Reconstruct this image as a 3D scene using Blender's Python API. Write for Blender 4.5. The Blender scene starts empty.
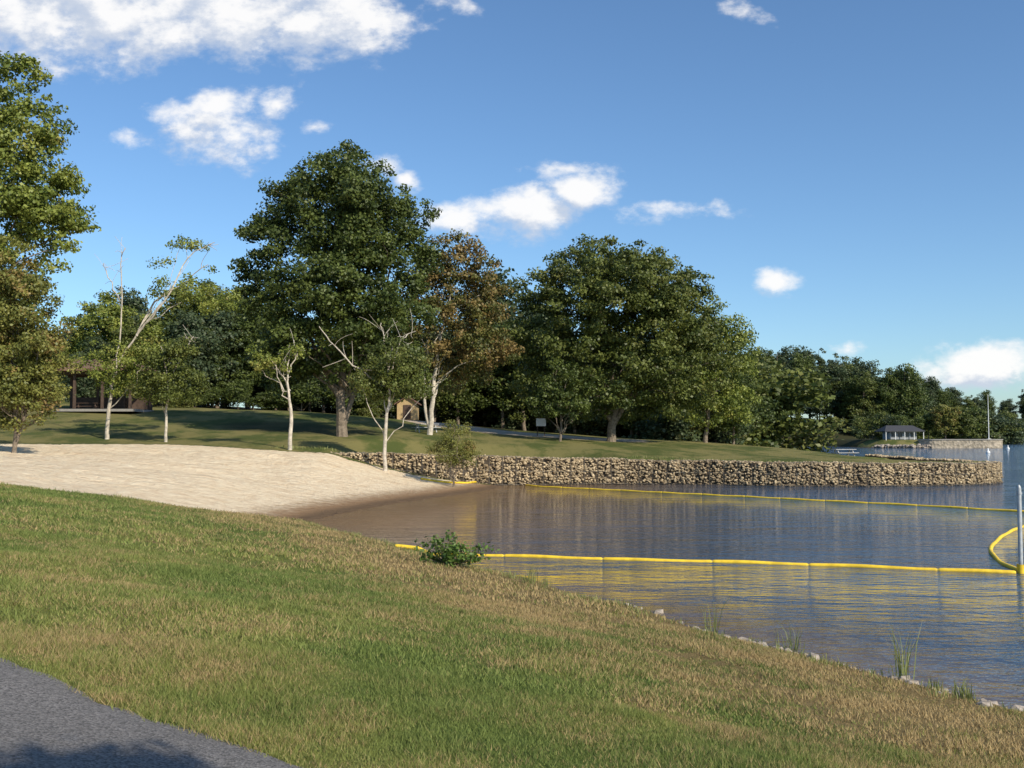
import bpy, math, random
import numpy as np
from mathutils import Vector
R=np.random.default_rng(7)
CAMZ=3.5; F=1024.0; TH=math.atan((436-384)/1024.0)
C,S=math.cos(TH),math.sin(TH)
def W(px,py,k):
    u=(px-512)/F; v=(384-py)/F
    return np.array([u*k,(C-v*S)*k,CAMZ+(S+v*C)*k])
def G(px,py,z=0.0):
    v=(384-py)/F
    return W(px,py,(z-CAMZ)/(S+v*C))
scene=bpy.context.scene
# ---------------------------------------------------------------- mesh helpers
def mk(name,V,Fs,mats=(),attrs=None,smooth=False,loc=(0,0,0),parent=None,link=True):
    V=np.asarray(V,dtype=np.float32).reshape(-1,3)
    me=bpy.data.meshes.new(name)
    me.vertices.add(len(V)); me.vertices.foreach_set('co',V.ravel())
    Fs=[(np.asarray(f,dtype=np.int32),m) for f,m in Fs if len(f)]
    nl=sum(f.size for f,m in Fs); npoly=sum(len(f) for f,m in Fs)
    me.loops.add(nl); me.polygons.add(npoly)
    me.loops.foreach_set('vertex_index',np.concatenate([f.ravel() for f,m in Fs]))
    tot=np.concatenate([np.full(len(f),f.shape[1],dtype=np.int32) for f,m in Fs])
    st=np.concatenate([[0],np.cumsum(tot)[:-1]]).astype(np.int32)
    me.polygons.foreach_set('loop_start',st)
    me.polygons.foreach_set('material_index',np.concatenate([np.full(len(f),m,dtype=np.int32) for f,m in Fs]))
    me.polygons.foreach_set('use_smooth',np.full(npoly,smooth))
    for m in mats: me.materials.append(m)
    if attrs:
        for k,a in attrs.items():
            at=me.attributes.new(k,'FLOAT','POINT'); at.data.foreach_set('value',np.asarray(a,dtype=np.float32))
    me.update(calc_edges=True); me.validate()
    if not link: return me
    ob=bpy.data.objects.new(name,me); ob.location=loc
    scene.collection.objects.link(ob)
    if parent: ob.parent=parent
    return ob
def inst(name,me,loc,rot=0,sc=(1,1,1),parent=None):
    ob=bpy.data.objects.new(name,me); ob.location=loc; ob.rotation_euler=(0,0,rot); ob.scale=sc
    scene.collection.objects.link(ob)
    if parent: ob.parent=parent
    return ob
def empty(name,loc=(0,0,0)):
    e=bpy.data.objects.new(name,None); e.location=loc; e.empty_display_size=.2
    scene.collection.objects.link(e); return e
def tube(P,r,n=6):
    P=np.asarray(P,float); r=np.broadcast_to(np.asarray(r,float),(len(P),))
    T=np.gradient(P,axis=0); T/=np.linalg.norm(T,axis=1)[:,None]+1e-9
    ref=np.array([0,0,1.0]) if abs(T[:,2]).mean()<.7 else np.array([1.0,0,0])
    A=np.cross(T,ref); A/=np.linalg.norm(A,axis=1)[:,None]+1e-9
    B=np.cross(T,A)
    th=np.arange(n)*2*math.pi/n
    V=P[:,None]+r[:,None,None]*(A[:,None]*np.cos(th)[None,:,None]+B[:,None]*np.sin(th)[None,:,None])
    V=V.reshape(-1,3)
    i=np.arange(len(P)-1)[:,None]*n; j=np.arange(n)[None]
    q=np.stack([i+j,i+(j+1)%n,i+n+(j+1)%n,i+n+j],-1).reshape(-1,4)
    return V,q
class Acc:
    def __init__(s): s.V=[];s.F={};s.n=0;s.T=[]
    def add(s,V,Fc,m=0,tone=None):
        V=np.asarray(V,float); Fc=np.asarray(Fc)
        s.V.append(V); s.F.setdefault((m,Fc.shape[1]),[]).append(Fc+s.n); s.n+=len(V)
        s.T.append(np.full(len(V),.5) if tone is None else np.broadcast_to(tone,(len(V),)))
    def box(s,c,d,m=0,rz=0,tone=None,rx=0):
        x,y,z=np.array(d)/2
        V=np.array([[-x,-y,-z],[x,-y,-z],[x,y,-z],[-x,y,-z],[-x,-y,z],[x,-y,z],[x,y,z],[-x,y,z]])
        if rx:
            a,b=math.cos(rx),math.sin(rx); V=V@np.array([[1,0,0],[0,a,b],[0,-b,a]])
        a,b=math.cos(rz),math.sin(rz); V=V@np.array([[a,b,0],[-b,a,0],[0,0,1]])
        s.add(V+np.array(c),[[0,3,2,1],[4,5,6,7],[0,1,5,4],[1,2,6,5],[2,3,7,6],[3,0,4,7]],m,tone)
    def tube(s,P,r,n=6,m=0,tone=None):
        V,q=tube(P,r,n); s.add(V,q,m,tone)
    def out(s,name,mats,**kw):
        return mk(name,np.concatenate(s.V),[(np.concatenate(f),m) for (m,_),f in s.F.items()],mats,{'tone':np.concatenate(s.T)},**kw)
# ---------------------------------------------------------------- node helpers
class NT:
    def __init__(s,tree): s.t=tree; s.n=tree.nodes; s.l=tree.links
    def new(s,typ,ins=None,**p):
        nd=s.n.new(typ)
        for k,v in p.items(): setattr(nd,k,v)
        if ins:
            for k,v in ins.items():
                sk=nd.inputs[k]
                if isinstance(v,bpy.types.NodeSocket): s.l.new(v,sk)
                else: sk.default_value=v
        return nd
    def math(s,op,a,b=0.0,c=0.0,clamp=False):
        return s.new('ShaderNodeMath',{0:a,1:b,2:c},operation=op,use_clamp=clamp).outputs[0]
    def noise(s,vec,scale,detail=4,rough=.55,w=None):
        return s.new('ShaderNodeTexNoise',{'Vector':vec,'Scale':scale,'Detail':detail,'Roughness':rough}).outputs['Fac']
    def mix(s,f,a,b,bt='MIX'):
        nd=s.n.new('ShaderNodeMix'); nd.data_type='RGBA'; nd.blend_type=bt
        for i,v in ((0,f),(6,a),(7,b)):
            if isinstance(v,bpy.types.NodeSocket): s.l.new(v,nd.inputs[i])
            else: nd.inputs[i].default_value=v if i==0 else tuple(v)+((1,) if len(v)==3 else ())
        return nd.outputs[2]
    def ss(s,x,a,b,lo=0.0,hi=1.0):
        return s.new('ShaderNodeMapRange',{0:x,1:a,2:b,3:lo,4:hi},interpolation_type='SMOOTHSTEP').outputs[0]
    def scale(s,vec,v,rot=0.0):
        return s.new('ShaderNodeMapping',{'Vector':vec,'Scale':v,'Rotation':(0,0,rot)}).outputs[0]
    def attr(s,nm): return s.new('ShaderNodeAttribute',attribute_name=nm).outputs['Fac']
def mat(name):
    m=bpy.data.materials.new(name); m.use_nodes=True; m.node_tree.nodes.clear()
    N=NT(m.node_tree); N.o=N.n.new('ShaderNodeOutputMaterial'); return m,N
def princ(N,col,rough=.8,spec=.3,bump=None,bs=1.0,bd=.02,metal=0.0):
    b=N.new('ShaderNodeBsdfPrincipled',{'Roughness':rough,'Specular IOR Level':spec,'Metallic':metal})
    if isinstance(col,bpy.types.NodeSocket): N.l.new(col,b.inputs['Base Color'])
    else: b.inputs['Base Color'].default_value=tuple(col)+(1,)
    if bump is not None:
        bn=N.new('ShaderNodeBump',{'Height':bump,'Strength':bs,'Distance':bd}); N.l.new(bn.outputs[0],b.inputs['Normal'])
    return b
def simple(name,col,rough=.7,var=.25,scale=6.0,spec=.3,metal=0.0,bd=.01):
    m,N=mat(name); pos=N.new('ShaderNodeTexCoord').outputs['Object']
    n=N.noise(pos,scale,6,.65)
    c1=tuple(x*(1-var) for x in col); c2=tuple(min(1,x*(1+var)) for x in col)
    c=N.mix(N.ss(n,.3,.7),c1,c2)
    b=princ(N,c,rough,spec,n,.6,bd,metal); N.l.new(b.outputs[0],N.o.inputs[0]); return m
# ---------------------------------------------------------------- terrain definition
A0=np.array([6.4,12.9]); tv=np.array([-.458,.889]); nv=np.array([-.889,-.458])
near=[(281,-520),(6.4,12.9),(4.0,18.0),(-.84,27),(-8.4,42),(-7.6,47),(-6.2,53),(-3.4,61),(-1.0,68.5),(-.6,72.4)]
wallp=[(-.8,72.5),(4,73.6),(9.3,74.2),(14.5,73),(19.8,71.2),(27.2,71.6),(33,73.5),(36.3,76.3),(37.2,79.5),(36.4,84)]
back=[(36,86),(35,95),(35,124),(36,180),(45,260),(75,370),(110,410),(160,430),(185,520),(230,680),(420,720),(900,760),(3000,900),(4500,1000)]
LAND=np.array(near+wallp+back+[(4500,5000),(-5000,5000),(-5000,-520)],float)
SPIT=np.array([(107,303),(114,298),(122,296),(139,296),(143,299),(141,312),(146,440),(110,440),(105,314)],float)
SAND=np.array([(-7.5,41.2),(-10.5,39.8),(-14,38.2),(-18,36),(-26,33),(-45,28),(-62,40),(-52,66),(-34,68.5),(-24,69.8),(-15.4,68.2),(-5.6,69.6),(-.5,72),(6,71),(4,50),(-3,41)],float)
GRAV=np.array([(-9,103),(-3,99),(6,97),(13,100),(14,106),(4,112),(-8,116),(-14,112)],float)
def sdist(x,y,poly,closed):
    P=np.array(poly,float); Q=np.roll(P,-1,0)
    if not closed: P,Q=P[:-1],Q[:-1]
    d=np.full(x.shape,1e18)
    for a,b in zip(P,Q):
        e=b-a; t=np.clip(((x-a[0])*e[0]+(y-a[1])*e[1])/(e@e+1e-12),0,1)
        d=np.minimum(d,(x-a[0]-t*e[0])**2+(y-a[1]-t*e[1])**2)
    return np.sqrt(d)
def inside(x,y,poly):
    P=np.array(poly,float); Q=np.roll(P,-1,0); r=np.zeros(x.shape,bool)
    for a,b in zip(P,Q):
        if a[1]==b[1]: continue
        c=((a[1]>y)!=(b[1]>y))&(x<(b[0]-a[0])*(y-a[1])/(b[1]-a[1])+a[0]); r^=c
    return r
def signed(x,y,poly): 
    d=sdist(x,y,poly,True); return np.where(inside(x,y,poly),d,-d)
CT=np.array([(-60,60,3.5),(-60,110,8),(-34,68,2.95),(-24,70,2.95),(-29,73,3.2),(-15,71,2.8),(-15.4,66.5,2.3),(-8.7,68,1.85),(-8.7,71.5,2.5),(-28,92,4.9),(-46,115,7.0),(-21.7,105,6),(-9,110,5.0),(.9,110,3.8),(8.6,100,3.1),(20,110,2.9),
 (-1,80,2.4),(10,80,2.2),(4,75,2.0),(14,74.3,1.75),(20,73,1.62),(27,73,1.6),(34,76,1.5),(24,85,1.84),(34,92,1.6),(33,124,1.8),(34,180,2.1),(10,200,5),(30,250,4),
 (-22,45,2.05),(-17.7,50,1.7),(-11.4,55,.85),(-19,62,2.25),(-7,64,.85),(-12,62,1.6),(-3.5,68,.6),(-5.6,68.8,1.45),(-20,38,1.9),(-12,44,.75),(-35,50,2.6),(-45,35,3),
 (-100,100,10),(-100,200,12),(0,400,12),(-300,400,16),(130,480,12),(230,900,16),(400,900,18),(-400,1000,24),(1500,1500,36),(3000,2000,40),(-1500,1500,36),(-200,-100,3),(-60,0,3),(-20,-20,2.4),(100,-400,3)],float)
def rk(a,b): return np.sqrt((a[:,None,0]-b[None,:,0])**2+(a[:,None,1]-b[None,:,1])**2+.5)
_n=len(CT); M=np.zeros((_n+1,_n+1)); M[:_n,:_n]=rk(CT,CT); M[:_n,_n]=1; M[_n,:_n]=1
SOL=np.linalg.solve(M,np.concatenate([CT[:,2],[0]]))
def fprof(s): return np.interp(s,[-3,0,.35,2,6,9.5,11.6,20,40,200],[-.5,0,.16,.42,1.05,1.62,1.9,2.2,2.8,4])
def sstep(x,a,b):
    t=np.clip((x-a)/(b-a),0,1); return t*t*(3-2*t)
def wob(x,y,s): 
    return (np.sin(x*1.3*s+np.sin(y*.9*s)*1.7)+np.sin(y*1.1*s+1.3+np.sin(x*.7*s+2)*1.9)+.5*np.sin((x+y)*2.3*s))/2.5
def value(x,y,f,seed):
    r=np.random.default_rng(seed); Tt=r.random((256,256)); x=x*f+100;y=y*f+100
    xi=np.floor(x).astype(int);yi=np.floor(y).astype(int);u=x-xi;v=y-yi;u=u*u*(3-2*u);v=v*v*(3-2*v)
    g=lambda i,j:Tt[i%256,j%256]
    return (g(xi,yi)*(1-u)+g(xi+1,yi)*u)*(1-v)+(g(xi,yi+1)*(1-u)+g(xi+1,yi+1)*u)*v
def HT(x,y):
    x=np.atleast_1d(np.asarray(x,float)); y=np.atleast_1d(np.asarray(y,float)); sh=x.shape
    x=x.ravel(); y=y.ravel()
    r=rk(np.stack([x,y],1),CT)@SOL[:_n]+SOL[_n]
    s=(x-A0[0])*nv[0]+(y-A0[1])*nv[1]; t=(x-A0[0])*tv[0]+(y-A0[1])*tv[1]
    fp=fprof(s+.25*wob(x,y,.9)*(np.abs(s)<3))
    fp=fp+.07*(value(x,y,.45,31)-.5)*2*sstep(s,1,4)
    b=sstep(t,29.5,36)
    sd=signed(x,y,SAND)
    rr_=y*.92+x*.38
    r=r+np.where(sd>0,.24*(value(x,y,.28,32)-.5)+.22*(value(x*.6,rr_*1.6,.75,33)-.5)+.12*(value(x,y,1.5,34)-.5),.05*wob(x,y,.35))*np.clip(np.abs(sd)/2,0,1)
    h=fp*(1-b)+r*b
    dn=np.minimum(sdist(x,y,near[4:],False),sdist(x,y,back,False))
    ins=inside(x,y,LAND); isp=inside(x,y,SPIT)
    dw=sdist(x,y,wallp,False); dsp=sdist(x,y,SPIT,True)
    cl=np.where(t>31,.03+.085*dn+.012*dn**2,99.); cl=np.where(y>86,.1+.35*dn,cl)
    hl=np.minimum(np.where(b>0,np.maximum(h,.02),h),cl)
    ins2=ins&~((dw<.6)&(dw<=dn+.6))
    dn2=np.minimum(dn,sdist(x,y,near[:5],False))
    out=-np.minimum(2.2,.03+.11*dn2)
    z=np.where(ins2,hl,out)
    z=np.where(isp,np.maximum(z,np.where(x>119,np.where(dsp>2.2,2.4,-1.),np.minimum(.5*dsp,2.4))),z)
    return z.reshape(sh)
def H1(x,y): return float(HT([x],[y])[0])
def axis(segs,lo,hi,g=1.18):
    c=[]
    for a,b,st in segs: c+=list(np.arange(a,b,st))
    c.append(segs[-1][1]); 
    st=segs[-1][2]; v=c[-1]
    while v<hi: st*=g; v+=st; c.append(v)
    st=segs[0][2]; v=c[0]; L=[]
    while v>lo: st*=g; v-=st; L.append(v)
    return np.array(L[::-1]+c)
xs=axis([(-60,-12,.5),(-12,12,.25),(12,42,.5),(42,100,3),(100,150,1.6)],-4800,4400)
ys=axis([(-8,0,.5),(0,32,.25),(32,90,.5),(90,130,1.0),(130,292,6),(292,318,1.6)],-500,4800,1.15)
X,Y=np.meshgrid(xs,ys); Z=HT(X,Y)
def gridfaces(nx,ny):
    i=np.arange(ny-1)[:,None]*nx+np.arange(nx-1)[None]
    return np.stack([i,i+1,i+nx+1,i+nx],-1).reshape(-1,4)
def ground_color(N,pos):
    n1=N.noise(pos,.3,4,.6); n2=N.noise(N.new('ShaderNodeVectorMath',{0:pos,1:(31,7,3)},operation='ADD').outputs[0],1.0,7,.72); n3=N.noise(pos,14,4,.7)
    g=N.mix(N.ss(n1,.40,.60),(.110,.155,.034),(.215,.225,.058))
    g=N.mix(N.ss(N.noise(pos,3.1,4,.7),.52,.66,0,.6),g,(.085,.120,.030))
    st=N.math('ADD',N.math('MULTIPLY',n2,.65),N.math('MULTIPLY',n1,.35))
    return g,st,n3
m_ground,N=mat('ground_mat')
pos=N.new('ShaderNodeNewGeometry').outputs['Position']
g,st,n3=ground_color(N,pos)
far=N.attr('far')
dry=N.attr('dry')
g=N.mix(N.math('MULTIPLY',N.ss(N.math('ADD',st,N.math('MULTIPLY',dry,.17)),.535,.63),.85),g,(.28,.185,.088))
g=N.mix(far,g,N.mix(N.ss(N.noise(N.scale(pos,(1,.5,1)),.25,6,.7),.42,.58),(.095,.118,.032),(.245,.215,.080)))
fine=N.noise(pos,45,3,.7)
g=N.mix(N.ss(fine,.35,.7,.0,.5),g,(.06,.06,.02))
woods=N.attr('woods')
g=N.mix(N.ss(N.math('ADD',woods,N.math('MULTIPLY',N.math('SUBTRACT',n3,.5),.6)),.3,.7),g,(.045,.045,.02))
z=N.new('ShaderNodeSeparateXYZ',{0:pos}).outputs[2]
s1=N.noise(pos,2.2,6,.7); s2=N.noise(N.scale(pos,(.45,2.6,1),.38),.9,6,.68)
sandc=N.mix(N.ss(s1,.3,.7),(.80,.61,.40),(.95,.80,.57))
sandc=N.mix(N.ss(s2,.50,.68,0,.5),sandc,(.60,.41,.24))
wet=N.ss(N.math('ADD',z,N.math('MULTIPLY',N.math('SUBTRACT',s1,.5),.3)),.12,.50,1,0)
sandc=N.mix(wet,sandc,(.32,.20,.11))
sd=N.attr('sand')
edge=N.math('ADD',sd,N.math('MULTIPLY',N.math('SUBTRACT',N.noise(pos,1.3,5,.7),.5),2.2))
c=N.mix(N.ss(edge,-.12,.12),g,sandc)
gv=N.math('ADD',N.attr('gravel'),N.math('MULTIPLY',N.math('SUBTRACT',N.noise(pos,.8,4,.7),.5),3))
c=N.mix(N.ss(gv,-.4,.4),c,(.50,.40,.29))
c=N.mix(N.ss(N.math('ADD',z,N.math('MULTIPLY',N.math('SUBTRACT',n3,.5),.12)),.06,.17,1,0),c,N.mix(s1,(.10,.065,.035),(.24,.16,.10)))
c=N.mix(N.ss(z,-.02,.0,1,0),c,(.10,.07,.04))
bmp=N.math('ADD',N.math('MULTIPLY',fine,.25),N.math('MULTIPLY',N.math('ADD',s1,s2),N.ss(edge,-.1,.1,.3,1.8)))
b=princ(N,c,.95,.1,bmp,.9,.16); N.l.new(b.outputs[0],N.o.inputs[0])
fx,fy=X.ravel(),Y.ravel()
far_a=sstep(fy,22,48); 
ss_=(fx-A0[0])*nv[0]+(fy-A0[1])*nv[1]
dry_a=sstep(ss_,8,2.5)*(fy<45)
woods_oak_shade_a=np.where((fy>118)&~((fy<316)&(fx>100))|(fx<-75),1.,0.)
woods_oak_shade_a=np.maximum(woods_oak_shade_a,(sstep(np.hypot((fx+18)/9,(fy-88)/7),1.3,.6))*.55)  # oak's shade on the lawn, painted as a dark ground patch
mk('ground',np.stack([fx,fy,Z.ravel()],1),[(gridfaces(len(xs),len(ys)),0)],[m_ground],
   {'far':far_a,'dry':dry_a,'woods':woods_oak_shade_a,'sand':signed(fx,fy,SAND),'gravel':signed(fx,fy,GRAV)},smooth=True)
# ---------------------------------------------------------------- water
wx=axis([(-14,50,1.0)],-4700,4400,1.25); wy=axis([(2,90,1.0)],-500,4700,1.2)
WX,WY=np.meshgrid(wx,wy); a,b_=WX.ravel(),WY.ravel()
db=sdist(a,b_,near[4:],False); dnr=sdist(a,b_,near[:5],False)
shal=np.maximum(sstep(db,20,0),.5*sstep(dnr,3.0,0))
m_water,N=mat('water_mat'); pos=N.new('ShaderNodeNewGeometry').outputs['Position']
sh=N.attr('shal')
wc=N.mix(N.math('ADD',sh,N.math('MULTIPLY',N.math('SUBTRACT',N.noise(pos,.12,3),.5),.15),clamp=True),(.040,.068,.110),(.20,.125,.062))
w1=N.noise(N.scale(pos,(.42,1.15,1),.10),.95,3,.5); w2=N.noise(N.scale(pos,(.8,1.9,1),-.16),2.6,3,.55)
w0=N.noise(N.scale(pos,(.4,1.0,1)),.22,2,.5)
gust=N.ss(N.noise(N.scale(pos,(.4,1.3,1)),.12,3,.5),.35,.65,.6,1.2)
hh=N.math('MULTIPLY',N.math('ADD',N.math('ADD',N.math('MULTIPLY',w1,1.0),N.math('MULTIPLY',w2,.42)),N.math('MULTIPLY',w0,.5)),gust)
b=princ(N,wc,.045,.5,hh,1.0,.27); b.inputs['IOR'].default_value=1.33
N.l.new(b.outputs[0],N.o.inputs[0])
mk('water',np.stack([a,b_,np.zeros_like(a)],1),[(gridfaces(len(wx),len(wy)),0)],[m_water],{'shal':shal},smooth=True)
# ---------------------------------------------------------------- asphalt path
pc=np.array([(-22,20),(-14,13.3),(-8.6,8.8),(-4.75,5.75),(-1.75,3.75),(1.2,1.7),(5,-1.4),(13,-8)],float)
def smooth_poly(P,n=8):
    P=np.array(P,float); out=[]
    for i in range(len(P)-1):
        p0=P[max(i-1,0)];p1=P[i];p2=P[i+1];p3=P[min(i+2,len(P)-1)]
        for t in np.arange(n)/n:
            out.append(.5*((2*p1)+(-p0+p2)*t+(2*p0-5*p1+4*p2-p3)*t*t+(-p0+3*p1-3*p2+p3)*t**3))
    out.append(P[-1]); return np.array(out)
pcs=smooth_poly(pc,14); T=np.gradient(pcs,axis=0); T/=np.linalg.norm(T,axis=1)[:,None]; Nn=np.stack([-T[:,1],T[:,0]],1)
off=np.linspace(-2.1,2.1,18); PW=2.1
PV=[];
for i,o in enumerate(off):
    e=o+(.05*np.sin(np.arange(len(pcs))*.9)+.04*R.standard_normal(len(pcs)) if i in (0,17) else 0)
    p=pcs+Nn*np.broadcast_to(e,(len(pcs),))[:,None]; zz=HT(p[:,0],p[:,1])+(.03 if 0<i<17 else .002)
    PV.append(np.stack([p[:,0],p[:,1],zz],1))
PV=np.concatenate(PV)
m_asph,N=mat('asphalt_mat'); pos=N.new('ShaderNodeNewGeometry').outputs['Position']
v=N.new('ShaderNodeTexVoronoi',{'Vector':pos,'Scale':75.0}); vd=v.outputs['Distance']; vc=N.new('ShaderNodeSeparateColor',{0:v.outputs['Color']}).outputs[0]
n=N.noise(pos,1.2,5,.6)
c=N.mix(vc,(.075,.070,.066),(.27,.25,.235)); c=N.mix(N.ss(n,.3,.7,0,.35),c,(.12,.113,.105)); c=N.mix(N.ss(N.noise(pos,30,3,.7),.6,.75,0,.6),c,(.34,.31,.28))
b=princ(N,c,.9,.2,vd,.8,.008); N.l.new(b.outputs[0],N.o.inputs[0])
mk('asphalt_path',PV,[(gridfaces(len(pcs),len(off))[:,::-1],0)],[m_asph],smooth=True)
# ---------------------------------------------------------------- grass blades
m_blade,N=mat('grass_blade_mat'); pos=N.new('ShaderNodeNewGeometry').outputs['Position']
g,st,n3=ground_color(N,pos); tn=N.attr('tone'); dr=N.attr('dry')
g=N.mix(N.ss(tn,0,1,0,.75),g,(.28,.33,.09))
g=N.mix(N.math('MULTIPLY',N.ss(N.math('ADD',N.math('ADD',st,N.math('MULTIPLY',dr,.15)),N.math('MULTIPLY',N.math('SUBTRACT',tn,.5),.26)),.535,.64),.9),g,(.46,.325,.16))
b=princ(N,g,.7,.25); tr=N.new('ShaderNodeBsdfTranslucent',{'Color':g}); mx=N.new('ShaderNodeMixShader',{0:.25,1:b.outputs[0],2:tr.outputs[0]}); N.l.new(mx.outputs[0],N.o.inputs[0])
def blades(n,d0,d1,h,w,clump):
    d=np.sqrt(R.random(n)*(d1**2-d0**2)+d0**2); u=R.uniform(-.62,.62,n)
    y=d; x=u*d
    s=(x-A0[0])*nv[0]+(y-A0[1])*nv[1]
    k=(s>.45)&(signed(x,y,SAND)<R.normal(0,.35,n)); 
    dp=sdist(x,y,pcs[::4],False); k&=dp>PW-.03+R.normal(0,.05,n)
    dens=.30+.85*value(x,y,1.1,3)*1.0+.55*value(x,y,4,5)-.40*sstep(s,6,2)
    k&=R.random(n)<dens
    x,y,s=x[k],y[k],s[k]; n=len(x); z=HT(x,y)
    hh=h*R.uniform(.5,1.4,n)*(.4+1.2*value(x,y,2.2,9)); ww=w*R.uniform(.7,1.4,n)
    an=R.uniform(0,2*math.pi,n); lean=R.uniform(.15,1.3,n)
    dx,dy=np.cos(an),np.sin(an); ax=R.uniform(0,2*math.pi,n)
    px,py=np.cos(ax),np.sin(ax)
    V=np.zeros((n,3,3)); V[:,0]=np.stack([x-px*ww,y-py*ww,z-.004],1); V[:,1]=np.stack([x+px*ww,y+py*ww,z-.004],1)
    V[:,2]=np.stack([x+dx*hh*lean,y+dy*hh*lean,z+hh],1)
    return V.reshape(-1,3),np.repeat(R.random(n),3),np.repeat(sstep(s,8,2.5),3)
BL=[blades(270000,4.3,9,.038,.0033,1),blades(300000,9,18,.045,.006,1),blades(260000,18,42,.06,.013,1)]
V=np.concatenate([b[0] for b in BL]); 
mk('grass',V,[(np.arange(len(V)).reshape(-1,3),0)],[m_blade],{'tone':np.concatenate([b[1] for b in BL]),'dry':np.concatenate([b[2] for b in BL])})
# ---------------------------------------------------------------- trees
def leafmat(name,cA,cB,cC=None,amt=.5,trans=.27):
    m,N=mat(name); o=N.new('ShaderNodeTexCoord').outputs['Object']; t=N.attr('tone')
    c=N.mix(N.ss(t,0,1),cA,cB)
    if cC: c=N.mix(N.ss(N.math('ADD',N.noise(o,.35,3,.6),N.math('MULTIPLY',N.math('SUBTRACT',t,.5),.3)),.62-amt*.3,.74-amt*.3,0,.85),c,cC)
    b=princ(N,c,.5,.35); tr=N.new('ShaderNodeBsdfTranslucent',{'Color':c})
    mx=N.new('ShaderNodeMixShader',{0:trans,1:b.outputs[0],2:tr.outputs[0]}); N.l.new(mx.outputs[0],N.o.inputs[0]); return m
bark=simple('bark_mat',(.20,.16,.12),.9,.4,5,.1,bd=.03); bark_pale=simple('pale_bark_mat',(.50,.44,.36),.9,.3,4,.1,bd=.02)
L_dark=leafmat('leaves_dark_green',(.042,.064,.014),(.145,.180,.040))
L_mid=leafmat('leaves_green',(.060,.082,.017),(.19,.215,.048),(.17,.165,.048),.1)
L_lite=leafmat('leaves_light_green',(.12,.16,.028),(.33,.36,.075),(.29,.26,.07),.15)
L_brown=leafmat('leaves_turning_brown',(.08,.09,.024),(.20,.195,.05),(.27,.18,.065),.6)
L_rust=leafmat('leaves_yellowing',(.12,.135,.03),(.29,.28,.065),(.27,.17,.065),.25)
L_haze=leafmat('leaves_haze_tint',(.050,.075,.036),(.115,.150,.062),(.13,.13,.055),.1)  # bluish leaf colour stands in for distance haze
def leaves(Cn,outw,size,tone,r):
    n=len(Cn); nn=r.standard_normal((n,3))*.75+outw*.7+np.array([0,0,.35]); nn/=np.linalg.norm(nn,axis=1)[:,None]
    t=np.cross(nn,r.standard_normal((n,3))); t/=np.linalg.norm(t,axis=1)[:,None]+1e-9; b=np.cross(nn,t)
    l=(size*r.uniform(.6,1.35,n))[:,None]; w=l*.36
    V=np.stack([Cn-t*l*.5,Cn+b*w+t*l*.05,Cn+t*l*.5,Cn-b*w+t*l*.05],1)
    return V.reshape(-1,3),np.arange(4*n).reshape(-1,4),np.repeat(tone,4)
def bez(p0,p1,p2,n=7):
    t=np.linspace(0,1,n)[:,None]; return (1-t)**2*p0+2*t*(1-t)*p1+t*t*p2
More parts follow.
